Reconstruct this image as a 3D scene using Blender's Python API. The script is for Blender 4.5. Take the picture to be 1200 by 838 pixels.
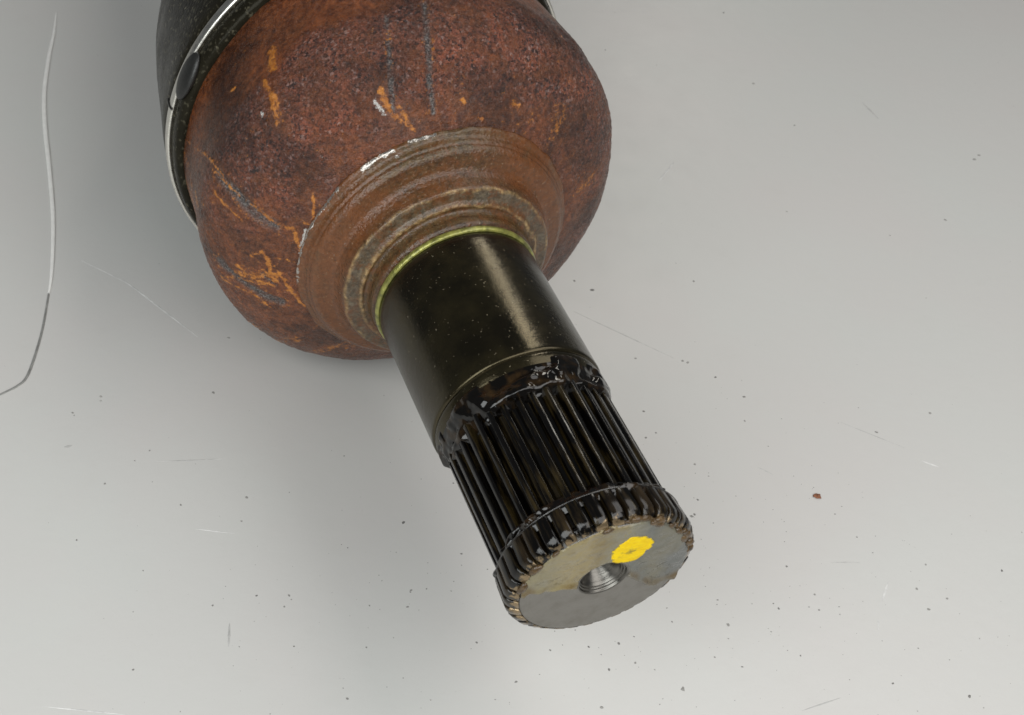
import bpy, bmesh, math, random
import numpy as np
from mathutils import Matrix, Vector

# ---------------------------------------------------------------- camera, world, lamps, exposure
scene = bpy.context.scene
for o in list(bpy.data.objects):
    bpy.data.objects.remove(o)
C = scene.collection
MM = 0.001

cam_d = bpy.data.cameras.new('camera')
cam = bpy.data.objects.new('camera', cam_d)
C.objects.link(cam)
cam.location = (-0.04937, -0.21228, 0.25074)
cam.rotation_euler = (math.radians(90 - 51.323), 0, 0)
cam_d.sensor_width = 36
cam_d.lens = 36 * 1499.67 / 1200
cam_d.shift_x = 0.2689
cam_d.shift_y = 0.1208
cam_d.clip_start = 0.005
cam_d.clip_end = 20
cam_d.dof.use_dof = True
cam_d.dof.focus_distance = 0.285
cam_d.dof.aperture_fstop = 45
scene.camera = cam

world = bpy.data.worlds.new('World')
scene.world = world
world.use_nodes = True
bg = world.node_tree.nodes['Background']
bg.inputs['Color'].default_value = (0.92, 0.96, 1.0, 1)
bg.inputs['Strength'].default_value = 0.10


def lamp(name, loc, target, size, size_y, power, color):
    d = bpy.data.lights.new(name, 'AREA')
    d.shape = 'RECTANGLE'
    d.size = size
    d.size_y = size_y
    d.energy = power
    d.color = color
    o = bpy.data.objects.new(name, d)
    C.objects.link(o)
    o.location = loc
    o.rotation_euler = (Vector(target) - Vector(loc)).to_track_quat('-Z', 'Y').to_euler()
    return o


lamp('ceiling_and_fill_panel', (0.22, -0.36, 0.46), (0.06, -0.04, 0.0), 0.42, 0.42, 1.75, (1.0, 0.985, 0.965))
lamp('ceiling_and_fill_panel', (0.30, 0.02, 0.50), (0.03, -0.05, 0.0), 0.34, 0.34, 0.80, (1.0, 0.985, 0.965))
lamp('ceiling_and_fill_panel', (-0.30, -0.42, 0.42), (-0.04, -0.04, 0.0), 0.50, 0.50, 3.5, (0.955, 0.99, 0.985))  # unseen fill lamp, added to lighten the shadow left of the housing
lamp('tube_lamp', (0.42, 1.10, 0.98), (0.0, 0.0, 0.05), 0.12, 0.70, 1.9, (1.0, 0.95, 0.85))

scene.view_settings.view_transform = 'Standard'
scene.view_settings.look = 'None'
scene.view_settings.exposure = 0.0
scene.view_settings.gamma = 1.0
scene.view_settings.use_curve_mapping = False
scene.render.engine = 'CYCLES'
scene.cycles.caustics_reflective = True
scene.cycles.blur_glossy = 1.5
scene.cycles.caustics_refractive = False

rng = np.random.default_rng(7)
random.seed(7)


# ---------------------------------------------------------------- numpy value noise
def _hash(ix, iy, iz, seed):
    h = (ix * 374761393 + iy * 668265263 + iz * 2147483647 + seed * 974634777) & 0xFFFFFFFF
    h = ((h ^ (h >> 13)) * 1274126177) & 0xFFFFFFFF
    h = (h ^ (h >> 16)) & 0xFFFFFFFF
    return h / 4294967295.0


def vnoise(P, scale, seed=0):
    q = np.asarray(P, dtype=float) * scale
    i = np.floor(q).astype(np.int64)
    f = q - i
    f = f * f * (3 - 2 * f)
    out = 0
    for dx in (0, 1):
        for dy in (0, 1):
            for dz in (0, 1):
                w = (f[:, 0] if dx else 1 - f[:, 0]) * (f[:, 1] if dy else 1 - f[:, 1]) * (f[:, 2] if dz else 1 - f[:, 2])
                out = out + w * _hash(i[:, 0] + dx, i[:, 1] + dy, i[:, 2] + dz, seed)
    return out * 2 - 1


def fbm(P, scale, octv=3, seed=0):
    a, s, t = 1.0, 0, 0
    for k in range(octv):
        s = s + a * vnoise(P, scale * 2 ** k, seed + k)
        t += a
        a *= 0.5
    return s / t


# ---------------------------------------------------------------- node helpers
def mat(name):
    m = bpy.data.materials.new(name)
    m.use_nodes = True
    nt = m.node_tree
    return m, nt, nt.nodes['Principled BSDF']


def coords(nt, scale=1000.0):
    tc = nt.nodes.new('ShaderNodeTexCoord')
    mp = nt.nodes.new('ShaderNodeMapping')
    mp.inputs['Scale'].default_value = (scale,) * 3
    nt.links.new(tc.outputs['Object'], mp.inputs['Vector'])
    return mp.outputs['Vector']


def noise(nt, vec, scale, detail=4, rough=0.55, dist=0.0):
    n = nt.nodes.new('ShaderNodeTexNoise')
    n.inputs['Scale'].default_value = scale
    n.inputs['Detail'].default_value = detail
    n.inputs['Roughness'].default_value = rough
    n.inputs['Distortion'].default_value = dist
    nt.links.new(vec, n.inputs['Vector'])
    return n.outputs['Fac']


def ramp(nt, fac, stops, interp='LINEAR'):
    r = nt.nodes.new('ShaderNodeValToRGB')
    r.color_ramp.interpolation = interp
    e = r.color_ramp.elements
    while len(e) < len(stops):
        e.new(0.5)
    for el, (p, c) in zip(e, stops):
        el.position = p
        el.color = (c, c, c, 1) if isinstance(c, (int, float)) else tuple(c) + (1,)
    nt.links.new(fac, r.inputs['Fac'])
    return r.outputs['Color']


def mix(nt, fac, a, b, mode='MIX'):
    m = nt.nodes.new('ShaderNodeMix')
    m.data_type = 'RGBA'
    m.blend_type = mode
    for sock, v in ((m.inputs['Factor'], fac), (m.inputs['A'], a), (m.inputs['B'], b)):
        pass
    ins = [m.inputs[0], m.inputs[6], m.inputs[7]]
    for sock, v in zip(ins, (fac, a, b)):
        if isinstance(v, bpy.types.NodeSocket):
            nt.links.new(v, sock)
        elif isinstance(v, (int, float)):
            sock.default_value = v
        else:
            sock.default_value = tuple(v) + (1,)
    return m.outputs[2]


def math_n(nt, op, a, b=0.0, clamp=False):
    m = nt.nodes.new('ShaderNodeMath')
    m.operation = op
    m.use_clamp = clamp
    for sock, v in zip(m.inputs, (a, b)):
        if isinstance(v, bpy.types.NodeSocket):
            nt.links.new(v, sock)
        else:
            sock.default_value = v
    return m.outputs[0]


def bump(nt, bsdf, height, strength, dist):
    b = nt.nodes.new('ShaderNodeBump')
    b.inputs['Strength'].default_value = strength
    b.inputs['Distance'].default_value = dist
    nt.links.new(height, b.inputs['Height'])
    nt.links.new(b.outputs['Normal'], bsdf.inputs['Normal'])


def attr(nt, name):
    a = nt.nodes.new('ShaderNodeAttribute')
    a.attribute_name = name
    return a.outputs['Fac']


def put(nt, v, sock):
    if isinstance(v, bpy.types.NodeSocket):
        nt.links.new(v, sock)
    elif isinstance(v, (int, float)):
        sock.default_value = v
    else:
        sock.default_value = tuple(v) + (1,)


def simple(name, col, rough, metal=0.0, var=0.25, vscale=0.4, bmp=0.0, bscale=1.5, ior=1.5, coat=0.0):
    m, nt, b = mat(name)
    v = coords(nt)
    f = noise(nt, v, vscale, 5)
    c = mix(nt, ramp(nt, f, [(0.3, 0.0), (0.7, 1.0)]), [x * (1 - var) for x in col], [min(1, x * (1 + var)) for x in col])
    put(nt, c, b.inputs['Base Color'])
    b.inputs['Metallic'].default_value = metal
    b.inputs['Roughness'].default_value = rough
    b.inputs['IOR'].default_value = ior
    b.inputs['Coat Weight'].default_value = coat
    if bmp:
        bump(nt, b, noise(nt, v, bscale, 4), bmp, 0.0004)
    return m


# ---------------------------------------------------------------- materials
def make_table():
    m, nt, b = mat('painted_sheet')
    v = coords(nt)
    big = noise(nt, v, 0.016, 3)
    c = mix(nt, ramp(nt, big, [(0.35, 0.0), (0.65, 1.0)]), (0.570, 0.570, 0.548), (0.576, 0.561, 0.542))
    sm = noise(nt, v, 0.10, 4, 0.6)
    c = mix(nt, ramp(nt, sm, [(0.55, 0.0), (0.80, 0.06)]), c, (0.44, 0.42, 0.38))
    fine = noise(nt, v, 2.2, 2)
    c = mix(nt, ramp(nt, fine, [(0.64, 0.0), (0.80, 0.22)]), c, (0.36, 0.35, 0.33))
    put(nt, c, b.inputs['Base Color'])
    rr = ramp(nt, sm, [(0.3, 0.34), (0.7, 0.38)])
    put(nt, rr, b.inputs['Roughness'])
    b.inputs['IOR'].default_value = 1.5
    bump(nt, b, noise(nt, v, 0.25, 3), 0.08, 0.0006)
    return m


def make_rust():
    m, nt, b = mat('pitted_rust')
    v = coords(nt)
    g1 = noise(nt, v, 1.15, 5, 0.72)
    g2 = noise(nt, v, 2.6, 3, 0.6)
    g3 = noise(nt, v, 0.17, 4, 0.6)
    g4 = noise(nt, v, 0.55, 5, 0.65, 0.6)
    # grainy purple-brown scale
    vo = nt.nodes.new('ShaderNodeTexVoronoi')
    vo.inputs['Scale'].default_value = 1.9
    wv = nt.nodes.new('ShaderNodeVectorMath')
    wv.operation = 'ADD'
    nz = nt.nodes.new('ShaderNodeTexNoise')
    nz.inputs['Scale'].default_value = 1.6
    nz.inputs['Detail'].default_value = 3
    nt.links.new(v, nz.inputs['Vector'])
    nt.links.new(v, wv.inputs[0])
    nt.links.new(nz.outputs['Color'], wv.inputs[1])
    nt.links.new(wv.outputs[0], vo.inputs['Vector'])
    sx = nt.nodes.new('ShaderNodeSeparateXYZ')
    nt.links.new(vo.outputs['Color'], sx.inputs[0])
    cell = sx.outputs[0]
    base = mix(nt, math_n(nt, 'ADD', math_n(nt, 'MULTIPLY', cell, 0.6), ramp(nt, g1, [(0.38, 0.0), (0.62, 0.4)])), (0.024, 0.006, 0.004), (0.215, 0.072, 0.042))
    base = mix(nt, ramp(nt, sx.outputs[1], [(0.74, 0.0), (0.80, 0.9)]), base, (0.012, 0.005, 0.005))
    base = mix(nt, ramp(nt, sx.outputs[2], [(0.90, 0.0), (0.95, 0.8)]), base, (0.25, 0.165, 0.15))
    base = mix(nt, ramp(nt, g2, [(0.58, 0.0), (0.68, 0.75)]), base, (0.24, 0.135, 0.11))
    base = mix(nt, ramp(nt, g1, [(0.34, 0.95), (0.44, 0.0)]), base, (0.016, 0.006, 0.006))
    base = mix(nt, ramp(nt, noise(nt, v, 0.75, 3), [(0.56, 0.0), (0.68, 0.6)]), base, (0.16, 0.055, 0.022))
    # warm brown rust patches
    warm = mix(nt, ramp(nt, g4, [(0.35, 0.0), (0.66, 1.0)]), (0.048, 0.013, 0.004), (0.185, 0.062, 0.020))
    warm = mix(nt, ramp(nt, g2, [(0.30, 0.8), (0.46, 0.0)]), warm, (0.022, 0.009, 0.005))
    wf = math_n(nt, 'ADD', ramp(nt, g3, [(0.42, 0.0), (0.66, 0.9)]), attr(nt, 'warm'), True)
    c = mix(nt, math_n(nt, 'MULTIPLY', wf, 0.85), base, warm)
    patch = noise(nt, v, 0.060, 5, 0.62, 0.4)
    c = mix(nt, 1.0, c, ramp(nt, patch, [(0.36, (0.46, 0.42, 0.40)), (0.48, (0.95, 0.92, 0.90)), (0.64, (1.40, 1.25, 1.12))]), 'MULTIPLY')
    # scrapes to grey steel
    sc = math_n(nt, 'MULTIPLY', attr(nt, 'scrape'), ramp(nt, g4, [(0.34, 0.1), (0.52, 1.0)]))
    c = mix(nt, sc, c, mix(nt, ramp(nt, g2, [(0.45, 0.0), (0.6, 1.0)]), (0.030, 0.026, 0.026), (0.17, 0.15, 0.14)))
    # bright orange powder rust
    org = mix(nt, ramp(nt, g4, [(0.35, 0.0), (0.6, 1.0)]), (0.24, 0.070, 0.010), (0.50, 0.19, 0.030))
    om = ramp(nt, math_n(nt, 'ADD', attr(nt, 'orange'), math_n(nt, 'MULTIPLY', math_n(nt, 'SUBTRACT', noise(nt, v, 1.1, 5, 0.7), 0.5), 3.6)), [(0.46, 0.0), (0.95, 0.95)])
    c = mix(nt, om, c, org)
    gl = ramp(nt, math_n(nt, 'ADD', attr(nt, 'bare'), math_n(nt, 'MULTIPLY', math_n(nt, 'SUBTRACT', g1, 0.5), 3.5)), [(0.62, 0.0), (0.9, 0.9)])
    c = mix(nt, gl, c, (0.62, 0.60, 0.57))
    put(nt, c, b.inputs['Base Color'])
    put(nt, math_n(nt, 'MULTIPLY', gl, 0.9), b.inputs['Metallic'])
    r = ramp(nt, g1, [(0.35, 0.44), (0.62, 0.17)])
    put(nt, mix(nt, gl, r, (0.25, 0.25, 0.25)), b.inputs['Roughness'])
    h = math_n(nt, 'ADD', math_n(nt, 'MULTIPLY', cell, 0.35), math_n(nt, 'ADD', math_n(nt, 'MULTIPLY', g2, 0.5), g1))
    h = math_n(nt, 'MULTIPLY', h, math_n(nt, 'SUBTRACT', 1.0, math_n(nt, 'MULTIPLY', attr(nt, 'warm'), 0.6), True))
    bump(nt, b, h, 1.0, 0.0006)
    return m


def make_collar():
    m, nt, b = mat('worn_collar_steel')
    v = coords(nt)
    sep = nt.nodes.new('ShaderNodeSeparateXYZ')
    nt.links.new(v, sep.inputs[0])
    g = noise(nt, v, 0.35, 5, 0.65)
    g2 = noise(nt, v, 1.6, 3, 0.6)
    band = nt.nodes.new('ShaderNodeAttribute')
    band.attribute_name = 'band'
    c = mix(nt, ramp(nt, noise(nt, v, 0.28, 6, 0.72, 0.8), [(0.42, 0.0), (0.60, 0.85)]), band.outputs['Color'], (0.085, 0.048, 0.020))
    c = mix(nt, 1.0, c, ramp(nt, noise(nt, v, 0.9, 5, 0.7), [(0.3, 0.35), (0.7, 1.6)]), 'MULTIPLY')
    rust = mix(nt, noise(nt, v, 0.8, 5, 0.75, 0.5), (0.032, 0.011, 0.004), (0.23, 0.083, 0.026))
    c = mix(nt, 0.22, c, (0.03, 0.02, 0.01))
    c = mix(nt, ramp(nt, noise(nt, v, 0.16, 5, 0.7), [(0.49, 0.0), (0.66, 0.75)]), c, rust)
    c = mix(nt, ramp(nt, noise(nt, v, 0.55, 5, 0.75), [(0.54, 0.0), (0.64, 0.75)]), c, rust)
    # rustier towards the flank where grease never reached
    c = mix(nt, math_n(nt, 'MULTIPLY', attr(nt, 'warm'), ramp(nt, g, [(0.33, 0.45), (0.55, 1.0)])), c, rust)
    c = mix(nt, ramp(nt, g2, [(0.63, 0.0), (0.74, 0.5)]), c, (0.30, 0.23, 0.15))
    c = mix(nt, ramp(nt, g2, [(0.26, 0.6), (0.40, 0.0)]), c, (0.03, 0.018, 0.01))
    gl = ramp(nt, math_n(nt, 'ADD', attr(nt, 'bare'), math_n(nt, 'MULTIPLY', math_n(nt, 'SUBTRACT', noise(nt, v, 0.9, 4, 0.7), 0.5), 3.2)), [(0.60, 0.0), (0.85, 0.95)])
    c = mix(nt, gl, c, (0.50, 0.47, 0.43))
    put(nt, c, b.inputs['Base Color'])
    put(nt, math_n(nt, 'MULTIPLY', gl, 0.9), b.inputs['Metallic'])
    put(nt, mix(nt, gl, ramp(nt, g, [(0.3, 0.28), (0.7, 0.14)]), (0.2, 0.2, 0.2)), b.inputs['Roughness'])
    bump(nt, b, math_n(nt, 'ADD', g2, g), 0.55, 0.0004)
    return m


def make_oiled():
    m, nt, b = mat('oiled_black_steel')
    v = coords(nt)
    g = noise(nt, v, 0.12, 4, 0.6)
    sp = noise(nt, v, 1.5, 2, 0.5)
    mz = nt.nodes.new('ShaderNodeMapping')
    mz.inputs['Scale'].default_value = (0.05, 0.05, 1.0)
    nt.links.new(v, mz.inputs['Vector'])
    turn = noise(nt, mz.outputs['Vector'], 3.0, 4, 0.65)
    c = mix(nt, ramp(nt, g, [(0.40, 0.0), (0.68, 1.0)]), (0.0025, 0.0022, 0.0014), (0.011, 0.009, 0.004))
    c = mix(nt, ramp(nt, sp, [(0.69, 0.0), (0.75, 0.7)]), c, (0.16, 0.14, 0.10))
    put(nt, c, b.inputs['Base Color'])
    put(nt, ramp(nt, g, [(0.3, 0.12), (0.7, 0.26)]), b.inputs['Roughness'])
    b.inputs['IOR'].default_value = 1.6
    b.inputs['Specular Tint'].default_value = (1.0, 0.84, 0.52, 1)
    h = math_n(nt, 'ADD', math_n(nt, 'MULTIPLY', ramp(nt, sp, [(0.685, 0.0), (0.75, 1.0)]), 0.6), math_n(nt, 'ADD', math_n(nt, 'MULTIPLY', noise(nt, v, 0.45, 5, 0.65), 0.6), math_n(nt, 'MULTIPLY', turn, 0.25)))
    bump(nt, b, h, 0.36, 0.0003)
    return m


def make_tooth(name='greased_spline_steel', bronze=False):
    m, nt, b = mat(name)
    v = coords(nt)
    mp = nt.nodes.new('ShaderNodeMapping')
    mp.inputs['Scale'].default_value = (1.0, 1.0, 0.10)
    nt.links.new(v, mp.inputs['Vector'])
    oi = nt.nodes.new('ShaderNodeObjectInfo')
    ad = nt.nodes.new('ShaderNodeVectorMath')
    ad.operation = 'ADD'
    nt.links.new(mp.outputs['Vector'], ad.inputs[0])
    sc = nt.nodes.new('ShaderNodeVectorMath')
    sc.operation = 'SCALE'
    sc.inputs[0].default_value = (37, 11, 23)
    nt.links.new(oi.outputs['Random'], sc.inputs['Scale'])
    nt.links.new(sc.outputs[0], ad.inputs[1])
    g = noise(nt, ad.outputs[0], 0.9, 4, 0.6)
    c = mix(nt, ramp(nt, g, [(0.50, 0.0), (0.78, 1.0)]), (0.0015, 0.0012, 0.001), (0.046, 0.032, 0.011))
    if bronze:
        c = mix(nt, ramp(nt, noise(nt, ad.outputs[0], 0.35, 5, 0.7), [(0.48, 0.0), (0.75, 0.8)]), c, (0.045, 0.030, 0.015))
        sz = nt.nodes.new('ShaderNodeSeparateXYZ')
        nt.links.new(v, sz.inputs[0])
        k = math_n(nt, 'DIVIDE', math_n(nt, 'SUBTRACT', sz.outputs['Z'], 76.6), 2.2, True)
        k = ramp(nt, math_n(nt, 'ADD', k, math_n(nt, 'MULTIPLY', math_n(nt, 'SUBTRACT', noise(nt, ad.outputs[0], 0.7, 4, 0.6), 0.5), 1.8)), [(0.82, 0.0), (1.15, 1.0)])
        c = mix(nt, k, c, (0.26, 0.19, 0.11))
        put(nt, math_n(nt, 'MULTIPLY', k, 0.7), b.inputs['Metallic'])
    put(nt, c, b.inputs['Base Color'])
    put(nt, ramp(nt, g, [(0.3, 0.08), (0.7, 0.20)]), b.inputs['Roughness'])
    b.inputs['IOR'].default_value = 1.45
    bump(nt, b, noise(nt, ad.outputs[0], 0.9, 3), 0.22, 0.0004)
    return m


def make_grease():
    m, nt, b = mat('dark_grease')
    v = coords(nt)
    g = noise(nt, v, 0.35, 4)
    c = mix(nt, ramp(nt, g, [(0.48, 0.0), (0.75, 1.0)]), (0.002, 0.0015, 0.001), (0.030, 0.016, 0.005))
    put(nt, c, b.inputs['Base Color'])
    b.inputs['Roughness'].default_value = 0.07
    b.inputs['IOR'].default_value = 1.5
    bump(nt, b, noise(nt, v, 0.45, 1), 0.35, 0.0012)
    return m


def make_film():
    m, nt, b = mat('amber_grease_film')
    v = coords(nt)
    g = noise(nt, v, 0.14, 4, 0.6)
    sep = nt.nodes.new('ShaderNodeSeparateXYZ')
    nt.links.new(v, sep.inputs[0])
    x = math_n(nt, 'ADD', math_n(nt, 'DIVIDE', math_n(nt, 'ADD', sep.outputs['X'], 16.0), 32.0), math_n(nt, 'MULTIPLY', math_n(nt, 'SUBTRACT', g, 0.5), 0.5))
    c = ramp(nt, x, [(0.08, (0.20, 0.175, 0.105)), (0.30, (0.25, 0.20, 0.095)), (0.45, (0.18, 0.14, 0.065)), (0.55, (0.19, 0.175, 0.12)), (0.70, (0.105, 0.108, 0.095)), (0.82, (0.135, 0.125, 0.09)), (0.95, (0.11, 0.113, 0.105))])
    g2 = noise(nt, v, 0.5, 4, 0.6)
    c = mix(nt, ramp(nt, g2, [(0.55, 0.0), (0.75, 0.35)]), c, (0.085, 0.052, 0.016))
    c = mix(nt, math_n(nt, 'MULTIPLY', attr(nt, 'thin'), 0.8), c, (0.16, 0.15, 0.13))
    ef = attr(nt, 'rim')
    c = mix(nt, math_n(nt, 'MULTIPLY', ef, 0.75), c, (0.10, 0.062, 0.020))
    put(nt, c, b.inputs['Base Color'])
    b.inputs['Roughness'].default_value = 0.12
    bump(nt, b, noise(nt, v, 0.35, 4), 0.7, 0.0012)
    return m


def make_paint():
    m, nt, b = mat('yellow_marker_paint')
    v = coords(nt)
    mp = nt.nodes.new('ShaderNodeMapping')
    mp.inputs['Scale'].default_value = (0.6, 1.6, 1.0)
    mp.inputs['Rotation'].default_value = (0, 0, 0.5)
    nt.links.new(v, mp.inputs['Vector'])
    g = noise(nt, mp.outputs['Vector'], 0.9, 4, 0.7)
    hf = math_n(nt, 'ADD', g, attr(nt, 'worn'))
    c = mix(nt, ramp(nt, g, [(0.3, 0.0), (0.7, 1.0)]), (0.78, 0.50, 0.0), (0.92, 0.68, 0.002))
    c = mix(nt, ramp(nt, hf, [(0.62, 0.0), (0.80, 0.9)]), c, (0.16, 0.13, 0.04))
    put(nt, c, b.inputs['Base Color'])
    b.inputs['Roughness'].default_value = 0.6
    b.inputs['Specular IOR Level'].default_value = 0.25
    bump(nt, b, g, 0.5, 0.0005)
    return m


def make_rubber():
    m, nt, b = mat('dusty_black_rubber')
    v = coords(nt)
    g = noise(nt, v, 0.10, 4)
    d = noise(nt, v, 0.9, 3)
    c = mix(nt, g, (0.003, 0.003, 0.002), (0.009, 0.008, 0.006))
    c = mix(nt, ramp(nt, d, [(0.57, 0.0), (0.68, 0.6)]), c, (0.16, 0.145, 0.10))
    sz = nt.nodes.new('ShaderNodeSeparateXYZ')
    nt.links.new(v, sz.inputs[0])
    gloss = math_n(nt, 'DIVIDE', math_n(nt, 'ADD', sz.outputs['Z'], 86.0), 14.0, True)  # olive gloss beside the clamp, painted into the rubber colour
    c = mix(nt, math_n(nt, 'MULTIPLY', gloss, ramp(nt, g, [(0.3, 0.2), (0.7, 0.7)])), c, (0.024, 0.021, 0.013))
    put(nt, c, b.inputs['Base Color'])
    put(nt, ramp(nt, g, [(0.3, 0.18), (0.7, 0.34)]), b.inputs['Roughness'])
    b.inputs['IOR'].default_value = 1.36
    b.inputs['Specular IOR Level'].default_value = 0.16
    b.inputs['Specular Tint'].default_value = (1.0, 0.95, 0.8, 1)
    bump(nt, b, noise(nt, v, 0.8, 4), 0.25, 0.0005)
    return m


def make_steel(name, col, rough, scale=(1, 1, 1), bs=0.15):
    m, nt, b = mat(name)
    v = coords(nt)
    mp = nt.nodes.new('ShaderNodeMapping')
    mp.inputs['Scale'].default_value = scale
    nt.links.new(v, mp.inputs['Vector'])
    g = noise(nt, mp.outputs['Vector'], 0.6, 5, 0.6)
    c = mix(nt, g, [x * 0.75 for x in col], [min(1, x * 1.2) for x in col])
    put(nt, c, b.inputs['Base Color'])
    b.inputs['Metallic'].default_value = 1.0
    put(nt, ramp(nt, g, [(0.3, rough * 0.8), (0.7, rough * 1.25)]), b.inputs['Roughness'])
    bump(nt, b, g, bs, 0.0003)
    return m


def make_face():
    m, nt, b = mat('turned_face_steel')
    v = coords(nt)
    sx = nt.nodes.new('ShaderNodeSeparateXYZ')
    nt.links.new(v, sx.inputs[0])
    rr = math_n(nt, 'SQRT', math_n(nt, 'ADD', math_n(nt, 'MULTIPLY', sx.outputs['X'], sx.outputs['X']), math_n(nt, 'MULTIPLY', sx.outputs['Y'], sx.outputs['Y'])))
    cb = nt.nodes.new('ShaderNodeCombineXYZ')
    nt.links.new(rr, cb.inputs[0])
    rings = noise(nt, cb.outputs[0], 3.2, 3, 0.6)
    g = noise(nt, v, 0.28, 5, 0.65)
    c = mix(nt, rings, (0.215, 0.203, 0.185), (0.275, 0.262, 0.240))
    c = mix(nt, ramp(nt, g, [(0.50, 0.0), (0.78, 0.35)]), c, (0.17, 0.15, 0.12))
    put(nt, c, b.inputs['Base Color'])
    b.inputs['Metallic'].default_value = 1.0
    put(nt, ramp(nt, g, [(0.3, 0.32), (0.7, 0.48)]), b.inputs['Roughness'])
    bump(nt, b, math_n(nt, 'ADD', rings, math_n(nt, 'MULTIPLY', noise(nt, v, 0.9, 3), 0.4)), 0.16, 0.0003)
    return m


M = {
    'table': make_table(), 'rust': make_rust(), 'collar': make_collar(), 'oiled': make_oiled(), 'tooth': make_tooth(), 'block': make_tooth('greased_collar_steel', True),
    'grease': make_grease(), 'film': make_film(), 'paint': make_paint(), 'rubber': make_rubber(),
    'clamp': make_steel('clamp_stainless', (0.78, 0.76, 0.70), 0.30),
    'face': make_face(),
    'drill': make_steel('drilled_steel', (0.15, 0.143, 0.13), 0.30, (0.4, 0.4, 3.0), 0.3),
    'green': simple('green_seal_paint', (0.24, 0.235, 0.055), 0.28, metal=0.45, var=0.65, vscale=0.6, bmp=0.5, coat=0.4),
    'bead': simple('amber_grease', (0.075, 0.045, 0.018), 0.10, var=0.6, vscale=0.8, bmp=0.4),
    'snap': simple('black_spring_steel', (0.012, 0.010, 0.008), 0.18, ior=1.7, bmp=0.3),
    'speck': simple('dark_dust', (0.25, 0.245, 0.23), 0.8, var=0.6, vscale=0.08),
    'flake': simple('rust_flake', (0.24, 0.095, 0.048), 0.8, var=0.5, vscale=1.5, bmp=0.5),
    'scuff': simple('pale_scuff', (0.65, 0.645, 0.63), 0.35),
    'gscuff': simple('grey_scuff', (0.46, 0.455, 0.44), 0.5),
    'white': simple('scratch_glint', (0.84, 0.83, 0.80), 0.2, var=0.05, coat=0.6),  # bright reflection along the scratch, put into the colour
    'unlit_scratch': simple('unlit_scratch_tone', (0.30, 0.30, 0.285), 0.4, metal=0.3),  # end of the scratch that catches no light, painted darker
    'bar': simple('black_painted_bar', (0.015, 0.015, 0.014), 0.4, bmp=0.2),
}


# ---------------------------------------------------------------- object helpers
def link_mesh(name, me, material, parent=None):
    me.name = name
    o = bpy.data.objects.new(name, me)
    C.objects.link(o)
    if material is not None and not me.materials:
        me.materials.append(material)
    if parent:
        o.parent = parent
    return o


def from_grid(V, closed_u=True, cap=False):
    """V: (rows, cols, 3) in mm; cols run round the axis"""
    n, k, _ = V.shape
    idx = np.arange(n * k).reshape(n, k)
    a = idx[:-1]
    b = idx[1:]
    if closed_u:
        F = np.stack([a, np.roll(a, -1, 1), np.roll(b, -1, 1), b], -1).reshape(-1, 4)
    else:
        F = np.stack([a[:, :-1], a[:, 1:], b[:, 1:], b[:, :-1]], -1).reshape(-1, 4)
    me = bpy.data.meshes.new('m')
    me.from_pydata((V.reshape(-1, 3) * MM).tolist(), [], F.tolist())
    me.polygons.foreach_set('use_smooth', np.ones(len(me.polygons), dtype=bool))
    me.update()
    return me


def ring_grid(prof, th):
    p = np.array(prof, float)
    V = np.zeros((len(p), len(th), 3))
    V[..., 0] = p[:, 1:2] * np.cos(th)
    V[..., 1] = p[:, 1:2] * np.sin(th)
    V[..., 2] = p[:, 0:1]
    return V


def dense(prof, step):
    p = np.array(prof, float)
    out = [p[0]]
    for a, b in zip(p[:-1], p[1:]):
        n = max(1, int(np.ceil(np.hypot(*(b - a)) / step)))
        for i in range(1, n + 1):
            out.append(a + (b - a) * i / n)
    return np.array(out)


def smooth_prof(prof, step, it=3):
    p = dense(prof, step)
    for _ in range(it):
        q = p.copy()
        q[1:-1] = 0.25 * p[:-2] + 0.5 * p[1:-1] + 0.25 * p[2:]
        p = q
    return p


def revolve(name, prof, seg, material, parent, sharp=35):
    th = np.linspace(0, 2 * np.pi, seg, endpoint=False)
    me = from_grid(ring_grid(prof, th))
    if sharp:
        me.set_sharp_from_angle(angle=math.radians(sharp))
    return link_mesh(name, me, material, parent)


def setattr_f(me, name, val):
    a = me.attributes.new(name, 'FLOAT', 'POINT')
    a.data.foreach_set('value', np.asarray(val, dtype=np.float32))


def pol(theta_s, rfun):
    t = np.radians([q[0] for q in theta_s])
    s = np.array([q[1] for q in theta_s])
    r = rfun(s)
    return np.stack([r * np.cos(t), r * np.sin(t), s], 1)


def dist_poly(P, line):
    d = np.full(len(P), 1e9)
    for a, b in zip(line[:-1], line[1:]):
        ab = b - a
        t = np.clip(((P - a) @ ab) / max(ab @ ab, 1e-9), 0, 1)
        d = np.minimum(d, np.linalg.norm(P - (a + t[:, None] * ab), axis=1))
    return d


# ---------------------------------------------------------------- the table
bm = bmesh.new()
bmesh.ops.create_cube(bm, size=1.0)
bmesh.ops.scale(bm, vec=(2.4, 2.4, 0.03), verts=bm.verts)
bmesh.ops.translate(bm, vec=(0.1, 0.25, -0.015), verts=bm.verts)
bmesh.ops.bevel(bm, geom=[e for e in bm.edges], offset=0.004, segments=2, affect='EDGES')
me = bpy.data.meshes.new('tabletop')
bm.to_mesh(me)
bm.free()
table = link_mesh('tabletop', me, M['table'])
table['kind'] = 'structure'
table['label'] = 'pale grey painted sheet tabletop with scuffs and dust'
ground = bpy.data.meshes.new('floor')
ground.from_pydata([(-6, -6, -0.8), (6, -6, -0.8), (6, 6, -0.8), (-6, 6, -0.8)], [], [(0, 1, 2, 3)])
floor = link_mesh('floor', ground, simple('concrete_floor', (0.22, 0.21, 0.20), 0.8, vscale=0.01))
floor['kind'] = 'structure'
floor['label'] = 'grey concrete workshop floor under the table'

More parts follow.
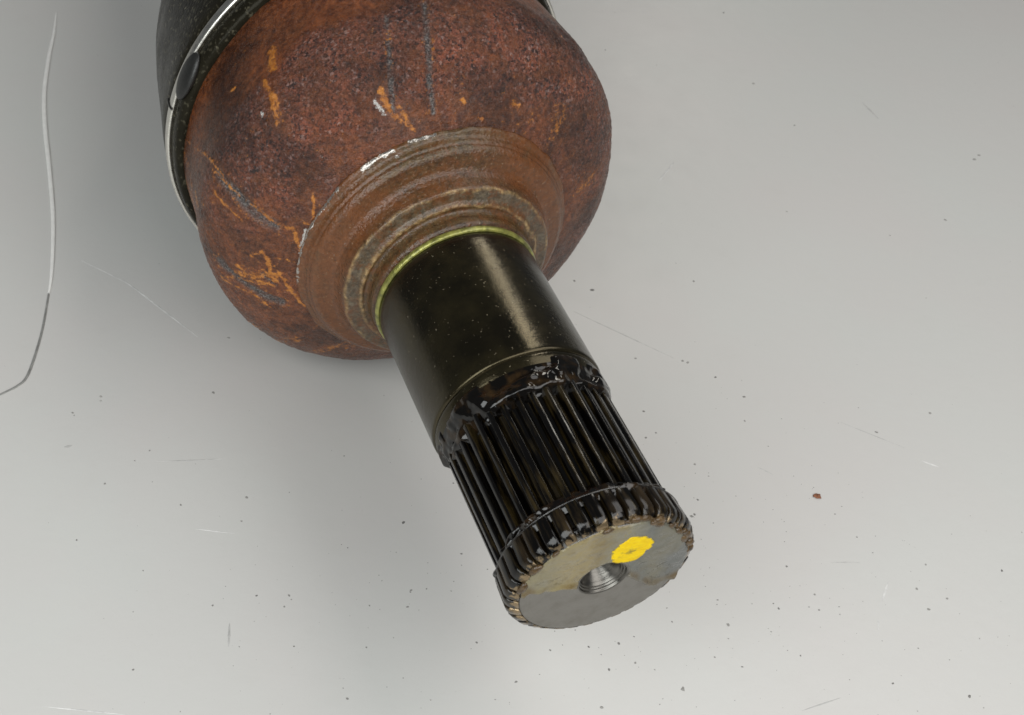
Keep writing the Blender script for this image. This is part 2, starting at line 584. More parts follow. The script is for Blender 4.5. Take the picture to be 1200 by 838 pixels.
# ---------------------------------------------------------------- the axle
H = 52.5
D = Vector((0.242064, -0.970260, 0.0)).normalized()
ayv = Vector((0, 0, 1))
axv = ayv.cross(D)
axle = bpy.data.objects.new('drive_axle', None)
C.objects.link(axle)
R = Matrix((axv, ayv, D)).transposed()
axle.matrix_world = Matrix.Translation((0, 0, H * MM)) @ R.to_4x4()
axle.empty_display_size = 0.02
axle['label'] = 'rusty constant velocity joint with black greasy splined stub shaft lying on the table'
axle['category'] = 'axle'

ORANGE = [[(129.4, -45.8), (131.0, -39.8)], [(134.3, -38.5), (134.4, -34.0), (136.0, -30.4), (137.5, -28.3)], [(134.1, -35.2), (133.9, -32.4), (135.8, -27.9)], [(144.5, -46.7), (142.9, -45.9)], [(176.3, -68.3), (162.3, -43.8), (159.6, -37.4), (159.4, -32.5)], [(160.8, -36.2), (160.6, -29.6), (160.7, -23.5), (162.9, -20.2), (161.9, -18.4), (168.9, -17.1), (176.8, -16.3)], [(165.1, -32.8), (165.7, -28.9), (166.9, -24.8)], [(146.2, -18.5), (152.3, -17.3), (156.9, -17.0)], [(-174.8, -31.4), (-175.6, -24.8), (-171.8, -21.9), (-169.6, -20.0)], [(-166.4, -29.6), (-165.6, -25.8), (-163.7, -22.7), (-158.3, -21.2)], [(178.2, -22.4), (175.4, -21.1), (178.4, -20.3), (-175.8, -20.0), (-175.6, -19.0), (-171.8, -19.7)], [(-179.3, -19.6), (-172.3, -18.4), (-161.7, -17.5), (-157.1, -17.0)], [(109.2, -23.2), (109.2, -21.5), (107.5, -19.6), (104.5, -18.2), (103.5, -17.9)], [(105.8, -20.5), (103.7, -18.3)], [(85.2, -19.7), (84.0, -19.4)], [(66.1, -19.6), (63.8, -19.5)], [(78.7, -18.0), (77.2, -17.7)]]
SCRAPE = [[(160.5, -33.7), (160.5, -28.1), (162.5, -23.2), (163.6, -20.5)], [(-173.7, -29.7), (-170.2, -26.0), (-166.0, -22.4), (-160.9, -19.8)], [(-174.5, -21.0), (-170.1, -19.8)], [(100.8, -36.1), (103.6, -28.2), (106.1, -23.2), (108.1, -20.4)], [(91.0, -36.8), (93.2, -29.3), (93.8, -26.4), (95.2, -22.2), (95.2, -19.1)]]
GLINT = [[(137.9, -16.3), (147.2, -16.1), (160.7, -16.2), (171.6, -16.2), (-172.8, -16.3), (-163.4, -16.3)], [(124.8, -16.2), (113.5, -17.0), (105.6, -17.1), (92.3, -16.8)]]

# rusty bell-shaped joint housing
BP = [(-72, 47.5), (-70, 48.6), (-62, 48.8), (-54, 49.3), (-46, 49.8), (-38, 50.2), (-34, 49.9), (-30, 48.4), (-26, 45.6), (-22, 41.4), (-16.9, 32.2), (-16.2, 30.6), (-15.5, 28.0)]
bp = smooth_prof(BP, 0.32, 60)
th = np.linspace(0, 2 * np.pi, 960, endpoint=False)
V = ring_grid(bp, th)
P = V.reshape(-1, 3)
rad = P.copy()
rad[:, 2] = 0
rad /= np.linalg.norm(rad, axis=1)[:, None]
amp = np.clip((P[:, 2] + 46) / 12, 0.25, 1)
ang0 = np.arctan2(P[:, 1], P[:, 0])
full = np.clip(np.cos(ang0 - 0.15), 0, 1) * np.interp(P[:, 2], [-60, -44, -34, -28, -22, -18, -16.5], [0.2, 0.9, 1.3, 1.9, 2.2, 1.5, 0.3])
disp = full + 0.45 * fbm(P, 0.10, 2, 3) + amp * (0.16 * vnoise(P, 0.85, 11) + 0.10 * vnoise(P, 1.7, 15))
rfun = lambda s: np.interp(s, bp[:, 0], bp[:, 1])
halo = np.zeros(len(P))
orange = np.zeros(len(P))
OW = [2.2, 1.1, 0.8, 1.0, 0.6, 0.9, 0.7, 0.7, 0.7, 0.7, 1.0, 0.9, 1.3, 1.3, 0.9, 0.9, 0.8]
for line, w in zip(ORANGE, OW):
    d = dist_poly(P, pol(line, rfun)) + 0.35 * fbm(P, 0.6, 2, 21)
    halo = np.maximum(halo, 0.6 * np.exp(-(d / (1.2 + w)) ** 2))
    orange = np.maximum(orange, np.clip(1.15 - d / (0.75 * w), 0, 1) * (1.1 + 0.6 * fbm(P, 0.45, 2, 23)))
zone = np.clip((-16 - P[:, 0]) / 14, 0, 1) * np.clip((16 - P[:, 1]) / 12, 0, 1) + 0.8 * np.clip((P[:, 2] + 23) / 4, 0, 1) + 0.5 * np.clip((P[:, 0] - 24) / 10, 0, 1)
scv = np.stack([ang0 * 40, P[:, 2] * 0.45, 0 * ang0], 1)
orange = np.maximum(orange, 0.75 * np.clip(zone, 0, 1) * np.clip(3.2 * fbm(scv, 0.30, 3, 27) - 0.75, 0, 1))
scrape = np.zeros(len(P))
SW = [1.3, 1.2, 0.6, 0.55, 0.6]
for line, w in zip(SCRAPE, SW):
    d = dist_poly(P, pol(line, rfun)) + 0.3 * fbm(P, 0.5, 2, 31)
    scrape = np.maximum(scrape, np.clip(1.5 - d / w, 0, 1))
    orange = np.maximum(orange, (0.35 + 0.45 * fbm(P, 0.22, 2, 33)) * np.exp(-((d - w * 1.5) / (0.6 * w)) ** 2))
bare = np.zeros(len(P))
for line, w in (([(112, -22.2), (111, -20.6)], 0.8), ([(160.5, -17.2), (172, -17.0), (-174, -16.9)], 0.45), ([(139, -32.5), (139.4, -31.8)], 0.5)):
    bare = np.maximum(bare, np.clip(1.2 - dist_poly(P, pol(line, rfun)) / w, 0, 1))
ang = np.degrees(np.arctan2(P[:, 1], P[:, 0]))
warm = np.clip((-38.5 - P[:, 2] + 3 * fbm(P, 0.12, 2, 41)) / 4, 0, 1)
# lower flank is browner than the oily top
flank = np.clip((20 - P[:, 1] + 8 * fbm(P, 0.08, 2, 43)) / 18, 0, 1) * 0.42
near_ridge = np.clip((P[:, 2] + 22.0 + 2.5 * fbm(P, 0.2, 2, 45)) / 4, 0, 1) * 0.5
left = np.clip((-14 - P[:, 0] + 6 * fbm(P, 0.1, 2, 47)) / 18, 0, 1) * np.clip((14 - P[:, 1]) / 16, 0, 1) * 0.5
warm = np.clip(warm + flank + near_ridge + halo + left, 0, 1)
P2 = P + rad * (disp - 0.45 * np.clip(scrape, 0, 1) + 0.16 * orange)[:, None]
me = from_grid(P2.reshape(V.shape))
for nm, val in (('orange', orange), ('scrape', scrape), ('bare', bare), ('warm', warm)):
    setattr_f(me, nm, val)
link_mesh('joint_housing', me, M['rust'], axle)['label'] = 'rusty pitted bell housing with orange streaks'

# worn collar between bell and shaft
RU, RD, GR_, GG, OL, DKB, GO = (0.120, 0.050, 0.019), (0.070, 0.027, 0.010), (0.125, 0.100, 0.068), (0.115, 0.082, 0.044), (0.105, 0.062, 0.024), (0.055, 0.026, 0.009), (0.38, 0.25, 0.11)  # GO: golden highlight on the collar's edges, put into the band colour
CPC = [(-18.6, 31.0, RD), (-17.8, 31.9, RD), (-16.9, 32.5, RU), (-16.1, 32.2, GG), (-15.6, 31.3, GG), (-15.0, 31.0, OL), (-14.3, 30.8, GG), (-13.9, 30.4, RD), (-13.4, 30.3, GG), (-12.7, 29.9, OL), (-12.2, 29.2, RD), (-11.9, 28.2, RU), (-11.6, 27.2, RU), (-11.3, 26.3, RU),
       (-10.7, 25.5, RD), (-9.6, 25.0, RU), (-8.4, 24.7, RU), (-7.3, 24.45, RU), (-6.8, 24.2, GO), (-6.5, 23.6, GR_), (-6.35, 22.6, GR_), (-6.2, 21.7, GR_), (-5.7, 21.2, OL), (-5.35, 20.8, GO), (-5.3, 20.5, GO), (-5.35, 20.2, OL), (-5.4, 19.95, OL),
       (-5.2, 19.6, DKB), (-4.9, 19.4, OL), (-4.2, 19.2, OL), (-3.6, 19.2, DKB), (-3.2, 19.2, OL), (-2.3, 19.15, OL), (-1.9, 19.0, DKB), (-1.5, 18.6, DKB), (-1.3, 18.2, DKB), (-1.0, 18.0, DKB)]
CP = [c_[:2] for c_ in CPC]
cp = smooth_prof(CP, 0.16, 2)
key_u = np.concatenate([[0], np.cumsum(np.hypot(*np.diff(np.array(CP), axis=0).T))])
row_u = np.concatenate([[0], np.cumsum(np.hypot(*np.diff(dense(CP, 0.16), axis=0).T))])
th = np.linspace(0, 2 * np.pi, 720, endpoint=False)
V = ring_grid(cp, th)
P = V.reshape(-1, 3)
rad = P.copy()
rad[:, 2] = 0
rad /= np.linalg.norm(rad, axis=1)[:, None]
lip = np.exp(-((P[:, 2] + 16.6) / 0.9) ** 2)
disp = 0.10 * fbm(P, 0.25, 3, 51) * np.clip((-3 - P[:, 2]) / 3, 0.05, 1) + lip * 0.8 * fbm(P, 0.22, 3, 55)
bare = np.zeros(len(P))
cfun = lambda s: np.interp(s, cp[:60, 0], cp[:60, 1])
for line, w in (([(138, -16.6), (147, -16.5), (160.7, -16.6), (171.6, -16.6), (-172.8, -16.6)], 0.6), ([(126, -16.3), (119, -16.3), (113.5, -16.3)], 0.75),
                ([(106, -16.4), (101, -16.5), (96, -16.5)], 0.55), ([(113, -15.3), (112, -15.2)], 0.5)):
    bare = np.maximum(bare, np.clip(1.25 - dist_poly(P, pol(line, cfun)) / w, 0, 1))
warm = np.clip((14 - P[:, 1] + 5 * fbm(P, 0.1, 2, 61)) / 14, 0, 1) * np.clip((-6.6 - P[:, 2]) / 1.5, 0, 1)
cang = np.degrees(np.arctan2(P[:, 1], P[:, 0]))
warm = np.maximum(warm, np.clip((-P[:, 0] - 13 + 5 * fbm(P, 0.12, 2, 63)) / 8, 0, 1) * np.clip((-7.2 - P[:, 2]) / 1.5, 0, 1))
warm = np.maximum(warm, np.clip((P[:, 0] - 5) / 9, 0, 1) * np.clip((-7.5 - P[:, 2]) / 2, 0, 1))
me = from_grid((P + rad * disp[:, None]).reshape(V.shape))
setattr_f(me, 'bare', bare)
setattr_f(me, 'warm', warm)
wob = (row_u[:, None] + 0.0 * th[None, :]).ravel() + 1.1 * fbm(P, 0.30, 4, 66)
bandc = np.stack([np.interp(wob, key_u, [c_[2][k] for c_ in CPC]) for k in range(3)] + [np.ones(len(P))], 1)
me.attributes.new('band', 'FLOAT_COLOR', 'POINT').data.foreach_set('color', bandc.astype(np.float32).ravel())
link_mesh('collar', me, M['collar'], axle)['label'] = 'stepped grey and brown collar round the shaft root'

# rubber boot, lip and clamp
boot_p = smooth_prof([(-61.6, 48.6), (-61.4, 49.8), (-61.9, 50.7), (-63.2, 51.1), (-66, 51.2), (-69, 51.3), (-69.6, 51.7), (-71, 51.9), (-76, 51.4), (-85, 50.0), (-100, 47.9), (-110, 46.0), (-118, 43.6), (-126, 40.8),
                      (-134, 37.4), (-142, 34.6), (-148, 33.6), (-151, 32.5), (-154, 34.8), (-160, 33.2), (-164, 29.0), (-168, 29.4), (-174, 27.5), (-178, 23.0), (-182, 23.2), (-190, 20.5), (-196, 17.0), (-210, 16.4), (-211, 13.0)], 0.8, 4)
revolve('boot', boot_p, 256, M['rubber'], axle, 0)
th = np.linspace(0, 2 * np.pi, 400, endpoint=False)
band = [(-66.2, 51.0), (-65.9, 51.8), (-66.2, 52.25), (-67.0, 52.4), (-68.3, 52.3), (-68.9, 52.1), (-69.2, 51.6), (-69.2, 51.0)]
clamp = revolve('boot_clamp', smooth_prof(band, 0.25, 2), 400, M['clamp'], axle, 0)


def blob(name, centre, semi, material, parent, rot=None, seed=0, rough=0.0, sub=3):
    bm = bmesh.new()
    bmesh.ops.create_icosphere(bm, subdivisions=sub, radius=1.0)
    P = np.array([v.co[:] for v in bm.verts])
    k = 1 + rough * fbm(P, 1.3, 3, seed)
    for v, q, kk in zip(bm.verts, P, k):
        v.co = Vector((q[0] * semi[0], q[1] * semi[1], q[2] * semi[2])) * float(kk) * MM
    if rot is not None:
        bmesh.ops.rotate(bm, matrix=rot, verts=bm.verts)
    bmesh.ops.translate(bm, vec=Vector(centre) * MM, verts=bm.verts)
    for f in bm.faces:
        f.smooth = True
    me = bpy.data.meshes.new(name)
    bm.to_mesh(me)
    bm.free()
    return link_mesh(name, me, material, parent)


ta = math.radians(155.0)
blob('rubber_tab', (51.3 * math.cos(ta), 51.3 * math.sin(ta), -65.2), (1.5, 6.4, 3.7), M['bar'], clamp, Matrix.Rotation(ta, 3, 'Z'))
tb = math.radians(166.0)
blob('band_joint', (52.2 * math.cos(tb), 52.2 * math.sin(tb), -68.0), (0.5, 0.5, 2.6), M['snap'], clamp, Matrix.Rotation(tb, 3, 'Z'))

# connecting bar behind the boot
revolve('connecting_bar', [(-200, 0.1), (-200, 12.6), (-205, 13.0), (-420, 13.0), (-423, 12.4), (-423, 0.1)], 48, M['bar'], axle, 30)

# green seal ring
tt = np.linspace(0, 2 * np.pi, 17)[::-1]
revolve('seal_ring', [(-0.35 + 0.80 * math.cos(t), 18.38 + 0.60 * math.sin(t)) for t in tt], 240, M['green'], axle, 0)

# smooth journal
revolve('bearing_journal', smooth_prof([(-0.2, 17.4), (-0.2, 18.0), (0.6, 18.3), (1.4, 18.4), (2.2, 18.5), (20, 18.5), (36.1, 18.5)], 0.5, 1).tolist()
        + [(36.5, 18.42), (36.7, 18.2), (36.8, 17.95)], 240, M['oiled'], axle, 0)
revolve('shoulder', [(36.8, 17.95), (37.2, 18.15), (37.8, 18.1), (39.0, 17.7), (40.4, 17.2), (41.4, 16.7), (42.2, 16.2), (43.5, 15.85)], 240, M['oiled'], axle, 0)

# splined shaft: root body, then each tooth
shaft = revolve('splined_shaft', [(43.5, 15.85), (45, 15.7), (69.6, 15.6), (69.9, 15.3), (71.9, 15.3), (72.1, 16.4), (72.4, 16.9), (78.3, 16.9), (79.1, 16.46)], 224, M['tooth'], axle, 30)
NT = 36


def tooth_mesh(name, stations, mk='tooth'):
    """stations: (s, tip radius, half tip width, half root width, root radius)"""
    vs, fs = [], []
    for (s, rt, wt, wr, rr) in stations:
        for (w, r) in ((-wr, rr), (-wt * 1.04, rt - 0.32), (-wt * 0.95, rt - 0.09), (-wt * 0.76, rt), (wt * 0.76, rt), (wt * 0.95, rt - 0.09), (wt * 1.04, rt - 0.32), (wr, rr)):
            a = w / r
            vs.append((r * math.cos(a) * MM, r * math.sin(a) * MM, s * MM))
    n = len(stations)
    for i in range(n - 1):
        for k in range(7):
            a = i * 8 + k
            fs.append((a, a + 1, a + 9, a + 8))
    fs.append(tuple(range(7, -1, -1)))
    fs.append(tuple(range((n - 1) * 8, n * 8)))
    me = bpy.data.meshes.new(name)
    me.from_pydata(vs, [], fs)
    me.update()
    bm = bmesh.new()
    bm.from_mesh(me)
    bmesh.ops.recalc_face_normals(bm, faces=bm.faces)
    bm.to_mesh(me)
    bm.free()
    me.polygons.foreach_set('use_smooth', np.ones(len(me.polygons), dtype=bool))
    me.set_sharp_from_angle(angle=math.radians(55))
    me.materials.append(M[mk])
    return me


st = tooth_mesh('spline_tooth', [(40.6, 16.2, 0.35, 0.6, 15.4), (43.6, 17.35, 0.62, 1.08, 15.4), (71.6, 17.4, 0.66, 1.12, 15.4)])
ct = tooth_mesh('collar_tooth', [(72.3, 18.5, 1.16, 1.30, 16.5), (77.0, 18.75, 1.18, 1.32, 16.5), (78.0, 18.3, 1.14, 1.28, 16.4), (79.0, 16.9, 1.02, 1.16, 16.0)], 'block')
for k in range(NT):
    a = 2 * math.pi * (k + 0.3) / NT
    for nm, me_ in (('spline_tooth', st), ('collar_tooth', ct)):
        o = bpy.data.objects.new(nm, me_)
        C.objects.link(o)
        o.parent = shaft
        j = random.uniform(-0.006, 0.006)
        o.rotation_euler = (0, 0, a + j)
        kk = random.uniform(0.992, 1.006)
        o.scale = (kk, kk, 1)
revolve('snap_ring', [(72.05 + 0.22 * math.cos(t), 18.22 + 0.28 * math.sin(t)) for t in tt], 200, M['snap'], axle, 0)

# end face with its countersunk centre
face = revolve('end_face', smooth_prof([(78.8, 16.45), (79.1, 16.45), (79.25, 16.25), (79.25, 5.0)], 0.5, 1).tolist(), 200, M['face'], axle, 0)
dp = [(79.25, 5.0), (79.15, 4.75)]
r, s = 4.7, 79.0
for ds, dr in ((0.30, 0.14), (0.10, 0.20), (0.35, 0.14), (0.10, 0.16), (0.40, 0.20), (0.10, 0.12), (0.7, 0.45), (0.9, 0.7), (0.6, 0.5)):
    s -= ds
    r -= dr
    dp.append((s, r))
sb, rb_ = s - 0.05, r
dp += [(s - 0.05, r - 0.05)]
revolve('centre_hole', dp, 160, M['drill'], face, 30)
revolve('hole_bore', [(sb, rb_), (sb - 0.2, rb_ - 0.25), (sb - 8, rb_ - 0.35), (sb - 9.2, 0.05)], 96, M['snap'], face, 30)

# grease film over the upper half of the end face
bx = np.array([-18, -16, -15, -10.5, -5.1, -3.6, 3.9, 5.2, 10.9, 15.8, 18])
by = np.array([0.2, -0.4, 0.6, -0.5, -1.7, -1.2, -1.0, -1.4, -6.0, -4.8, -4.6])
xs = np.linspace(-16.6, 16.6, 150)
ys = np.linspace(-9, 16.6, 116)
X, Y = np.meshgrid(xs, ys)
Q = np.stack([X.ravel(), Y.ravel(), 0 * X.ravel()], 1)
edge = Y.ravel() - np.interp(X.ravel(), bx, by) + 0.5 * fbm(Q, 0.35, 2, 71)
rr = np.hypot(X.ravel(), Y.ravel())
inner = np.minimum(np.minimum(edge, 16.5 - rr + 0.4 * fbm(Q, 0.3, 2, 73)), rr - 5.0 + 0.5 * fbm(Q, 0.5, 2, 74))
thick = 0.25 + 0.35 * fbm(Q, 0.22, 3, 75) + 0.75 * np.exp(-((edge - 0.8) / 0.8) ** 2) * (0.8 + 0.8 * fbm(Q, 0.3, 2, 77))
z = 79.25 + np.where(inner > 0, np.clip(thick, 0.05, 1) * np.clip(inner / 0.7, 0, 1) ** 0.5, -0.35)
keep = (inner > -0.35).reshape(X.shape)
idx = -np.ones(X.size, int)
ok = keep.ravel()
idx[ok] = np.arange(ok.sum())
I = idx.reshape(X.shape)
F = np.stack([I[:-1, :-1], I[:-1, 1:], I[1:, 1:], I[1:, :-1]], -1).reshape(-1, 4)
F = F[(F >= 0).all(1)]
vv = np.stack([X.ravel()[ok], Y.ravel()[ok], z[ok]], 1)
me = bpy.data.meshes.new('grease_film')
me.from_pydata((vv * MM).tolist(), [], F.tolist())
me.polygons.foreach_set('use_smooth', np.ones(len(me.polygons), dtype=bool))
setattr_f(me, 'thin', np.clip(1 - edge[ok] / (2.6 + 3.0 * fbm(Q[ok], 0.16, 2, 78)), 0, 1))
setattr_f(me, 'rim', np.clip(np.exp(-((edge[ok] - 1.4) / 1.0) ** 2) * (0.5 + 1.2 * fbm(Q[ok], 0.3, 2, 79)), 0, 1))
link_mesh('grease_film', me, M['film'], face)

# amber beads of grease where the teeth meet the face
for k in range(26):
    a = math.radians(random.uniform(8, 178))
    rb = random.uniform(16.2, 17.3)
    sz = random.uniform(0.5, 1.1)
    blob('grease_bead', (rb * math.cos(a), rb * math.sin(a), random.uniform(78.7, 79.3)), (sz * 0.8, sz * 1.3, sz * 0.6), M['bead'], face, Matrix.Rotation(a, 3, 'Z'), k, 0.5, 2)

# yellow paint dot
n_r, n_t = 14, 90
tv = np.linspace(0, 2 * np.pi, n_t, endpoint=False)
rows, worn = [], []
for i in range(n_r + 1):
    f = i / n_r
    base = np.stack([np.cos(tv), np.sin(tv), 0 * tv], 1)
    jag = 1 + 0.05 * fbm(base, 1.1, 2, 81) + 0.10 * fbm(base, 6.0, 3, 82)
    rad_ = 4.5 * f * jag
    x = rad_ * np.cos(tv) * 1.02
    y = rad_ * np.sin(tv) * 0.98
    q = np.stack([x, y, 0 * x], 1)
    zz = 79.62 + 0.12 * fbm(q, 0.7, 2, 83) + (0.0 if i < n_r - 1 else -0.25 if i == n_r - 1 else -0.6)
    rows.append(np.stack([3.6 + x, 8.3 + y, zz], 1))
    dd = np.hypot((x + 0.5 + 0.4 * y) / 2.2, (y + 0.3 - 0.3 * x) / 0.9)
    worn.append(0.24 * np.exp(-(dd ** 2)) + (0.18 if i > n_r - 3 else 0.0))
me = from_grid(np.array(rows[::-1]))
setattr_f(me, 'worn', np.concatenate(worn[::-1]))
link_mesh('paint_dot', me, M['paint'], face)['label'] = 'bright yellow dab of paint'


# lumps of dark grease
def grease(s0, s1, ns, base, amp, scale, seed, thr, lab, cap=18.35):
    th = np.linspace(0, 2 * np.pi, 420, endpoint=False)
    s = np.linspace(s0, s1, ns)
    V = np.zeros((ns, len(th), 3))
    b = base(s)
    V[..., 0] = b[:, None] * np.cos(th)
    V[..., 1] = b[:, None] * np.sin(th)
    V[..., 2] = s[:, None]
    P = V.reshape(-1, 3)
    n = fbm(P, scale, 2, seed) + 0.10 * vnoise(P, scale * 3.3, seed + 5)
    fall = np.clip(np.minimum(P[:, 2] - s0, s1 - P[:, 2]) / 1.6, 0, 1)
    lump = np.minimum(amp * np.clip(n - thr, 0, None) ** 0.8 * fall - 0.25 * (1 - fall), cap - np.repeat(b, len(th)))
    rad = P.copy()
    rad[:, 2] = 0
    rad /= np.linalg.norm(rad, axis=1)[:, None]
    o = link_mesh('grease', from_grid((P + rad * lump[:, None]).reshape(V.shape)), M['grease'], axle)
    o['label'] = lab
    return o


grease(37.3, 46.5, 46, lambda s: np.interp(s, [37.3, 38.5, 42, 43.5, 46.5], [17.75, 17.7, 17.15, 16.7, 15.9]), 2.6, 0.20, 91, -0.18, 'dark wet grease packed at the head of the splines')
grease(69.2, 79.0, 50, lambda s: np.interp(s, [69.2, 70.5, 72, 73, 77.5, 79.0], [16.3, 16.6, 16.8, 16.8, 16.8, 16.2]), 1.7, 0.18, 101, -0.05, 'dark wet grease smeared over the toothed end collar', 19.1)
grease(69.0, 73.4, 26, lambda s: np.interp(s, [69.0, 70.0, 72.2, 73.4], [16.4, 17.1, 17.9, 17.6]), 2.4, 0.33, 111, 0.0, 'black sticky grease packed in the groove behind the toothed collar', 18.9)



# ---------------------------------------------------------------- tabletop scratch, built as a raised two-tone streak
def tube(name, pts, radii, material, parent, flat=0.8, seg=10):
    p = np.array(pts, float)
    q = [p[0]]
    rr = [radii[0]]
    n = 8
    for i in range(len(p) - 1):
        p0, p1, p2, p3 = p[max(i - 1, 0)], p[i], p[i + 1], p[min(i + 2, len(p) - 1)]
        for k in range(1, n + 1):
            t = k / n
            q.append(0.5 * ((2 * p1) + (-p0 + p2) * t + (2 * p0 - 5 * p1 + 4 * p2 - p3) * t * t + (-p0 + 3 * p1 - 3 * p2 + p3) * t ** 3))
            rr.append(radii[i] * (1 - t) + radii[i + 1] * t)
    q = np.array(q)
    rr = np.array(rr)
    tg = np.gradient(q, axis=0)
    tg /= np.linalg.norm(tg, axis=1)[:, None]
    nn = np.stack([-tg[:, 1], tg[:, 0]], 1)
    a = np.linspace(0, 2 * np.pi, seg, endpoint=False)
    V = np.zeros((len(q), seg, 3))
    V[..., 0] = q[:, 0:1] + nn[:, 0:1] * rr[:, None] * np.cos(a)
    V[..., 1] = q[:, 1:2] + nn[:, 1:2] * rr[:, None] * np.cos(a)
    V[..., 2] = rr[:, None] * flat * (1.0 + np.sin(a)) + 0.02
    me = from_grid(V)
    return link_mesh(name, me, material, parent)


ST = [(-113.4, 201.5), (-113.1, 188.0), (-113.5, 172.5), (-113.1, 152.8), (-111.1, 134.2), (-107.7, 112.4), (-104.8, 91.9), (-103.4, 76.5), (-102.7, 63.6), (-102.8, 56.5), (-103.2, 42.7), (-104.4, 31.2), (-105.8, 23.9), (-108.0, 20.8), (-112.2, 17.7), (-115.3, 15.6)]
scratch_streak = bpy.data.objects.new('tabletop_scratch', None)
C.objects.link(scratch_streak)
scratch_streak['label'] = 'thin curved scratch in the tabletop as a raised streak, its white glint and darker hooked tail painted in'
scratch_streak['category'] = 'scratch_streak'
tube('scratch_glint', ST[:10], [0.2, 0.6, 0.76, 0.8, 0.8, 0.76, 0.7, 0.64, 0.5, 0.3], M['white'], scratch_streak, 0.35)
tube('unlit_tail', ST[8:], [0.2, 0.28, 0.32, 0.36, 0.38, 0.34, 0.3, 0.26], M['unlit_scratch'], scratch_streak, 0.4)

# ---------------------------------------------------------------- marks, dust and a flake on the table
SCR = [[(-94.7, 70.9), (-80.5, 61.1), (-60.1, 39.4)], [(124.8, -4.9), (128.4, -6.9)], [(104.5, -42.0), (101.4, -47.3)], [(98.9, -52.2), (98.1, -55.2)], [(74.7, -76.1), (84.1, -72.9)], [(-51.0, -53.4), (-51.2, -59.8)], [(82.4, -6.9), (86.0, -9.6)], [(92.4, -36.4), (99.5, -36.4)], [(-59.2, -26.5), (-49.9, -27.8)], [(-69.4, -5.2), (-52.7, -4.3)], [(108.0, 8.1), (121.8, -0.6)], [(45.2, 49.5), (69.6, 31.2)], [(-92.1, -75.0), (-73.2, -77.1)], [(80.3, 106.1), (87.8, 116.6)], [(-93.7, -0.4), (-91.5, 0.2)], [(156.3, 148.1), (159.0, 138.8)]]
SPW = [(0.55, 0), (0.6, 0), (0.55, 0), (0.5, 0), (0.35, 1), (0.7, 1), (0.4, 1), (0.3, 1), (0.35, 0), (0.3, 1), (0.3, 1), (0.25, 1), (0.4, 0), (0.6, 0), (0.8, 1), (0.6, 1)]
for kind, nm, mk in ((0, 'pale_scratches', 'scuff'), (1, 'grey_scratches', 'gscuff')):
    vs, fs = [], []
    for line, (w, kd) in zip(SCR, SPW):
        if kd != kind:
            continue
        p = np.array(line, float)
        L = np.linalg.norm(np.diff(p, axis=0), axis=1)
        cum = np.concatenate([[0], np.cumsum(L)])
        t = np.linspace(0, cum[-1], 18)
        q = np.stack([np.interp(t, cum, p[:, k]) for k in (0, 1)], 1)
        tg = np.gradient(q, axis=0)
        tg /= np.linalg.norm(tg, axis=1)[:, None]
        b0 = len(vs)
        for i, (c_, g_) in enumerate(zip(q, tg)):
            ww = 0.5 * w * math.sin(math.pi * (0.04 + 0.92 * i / 17)) * random.uniform(0.7, 1.2)
            n_ = np.array([-g_[1], g_[0]])
            for sg, zz in ((-1, 0.01), (0, 0.05), (1, 0.01)):
                e = c_ + n_ * ww * sg
                vs.append((e[0] * MM, e[1] * MM, zz * MM))
        for i in range(17):
            for k in range(2):
                a = b0 + i * 3 + k
                fs.append((a, a + 1, a + 4, a + 3))
    me = bpy.data.meshes.new(nm)
    me.from_pydata(vs, [], fs)
    o = link_mesh(nm, me, M[mk])
    o['kind'] = 'stuff'
    o['label'] = ('faint pale scratches' if kind == 0 else 'faint grey scuffs') + ' across the grey tabletop'

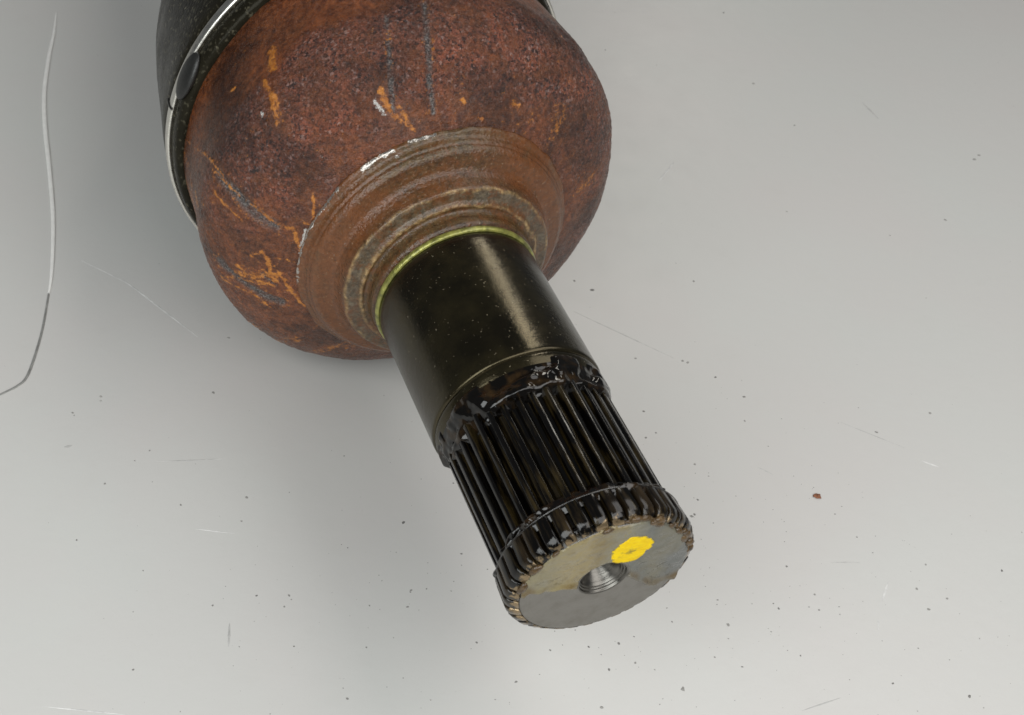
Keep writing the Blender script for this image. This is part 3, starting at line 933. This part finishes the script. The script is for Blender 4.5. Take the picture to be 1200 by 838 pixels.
DK = [(-75.3, -4.9), (-82.4, -12.4), (-88.1, -29.8), (-71.6, -38.8), (-73.4, -50.4), (-63.2, -19.1), (-48.2, -24.1), (-44.7, -45.9), (-38.3, -49.0), (63.0, -47.1), (86.1, -45.6), (85.9, -49.9), (90.8, -49.0), (63.8, -53.9), (111.4, -49.7), (105.5, -60.2), (96.8, -69.3), (123.5, 201.5), (123.3, 158.6), (130.7, 135.6), (116.7, 92.7), (72.9, 29.6), (52.0, 58.2), (47.5, 62.1), (-85.3, 15.6), (-85.4, 17.1), (-51.6, 39.1), (-91.9, 10.5), (-92.4, 11.4), (37.7, -58.9), (30.7, -59.8), (30.9, -75.3), (21.8, -60.7), (-8.6, -44.9), (-8.4, -44.4), (-4.7, -44.0), (4.6, -33.9), (49.7, -70.8), (49.8, -70.4), (62.3, -22.6), (63.2, -22.1), (-55.6, 18.6), (182.4, 117.9), (184.6, 120.1), (163.2, 88.8), (144.4, 81.8), (71.7, 30.3), (59.1, 31.2)]
spots = [(x, y, random.uniform(0.20, 0.40) * (1.0 if y < 0 else 1.4)) for x, y in DK]
for k in range(560):
    if k < 320:
        x, y = random.gauss(62, 42), random.gauss(-40, 30)
    elif k < 450:
        x, y = random.gauss(-20, 40), random.gauss(-50, 28)
    else:
        x, y = random.uniform(-135, 235), random.uniform(-90, 215)
    spots.append((x, y, min(0.34, 0.075 * math.exp(random.expovariate(2.0)))))
vs, fs = [], []
for (x, y, r) in spots:
    b0 = len(vs)
    el, ro = random.uniform(0.6, 1.5), random.uniform(0, 6.28)
    for k in range(7):
        a = 2 * math.pi * k / 7
        ra = r * random.uniform(0.7, 1.2)
        px, py = ra * math.cos(a) * el, ra * math.sin(a)
        vs.append(((x + px * math.cos(ro) - py * math.sin(ro)) * MM, (y + px * math.sin(ro) + py * math.cos(ro)) * MM, 0.01 * MM))
    vs.append((x * MM, y * MM, (0.05 + 0.30 * r) * MM))
    for k in range(7):
        fs.append((b0 + k, b0 + (k + 1) % 7, b0 + 7))
me = bpy.data.meshes.new('dust_specks')
me.from_pydata(vs, [], fs)
o = link_mesh('dust_specks', me, M['speck'])
o['kind'] = 'stuff'
o['label'] = 'scattered dark dust specks on the grey tabletop'

fl = blob('rust_flake', (94.8, -16.5, 0.28), (0.85, 0.62, 0.25), M['flake'], None, None, 5, 0.9, 3)
fl['label'] = 'small reddish brown rust flake alone on the tabletop right of the splines'
fl['category'] = 'rust flake'
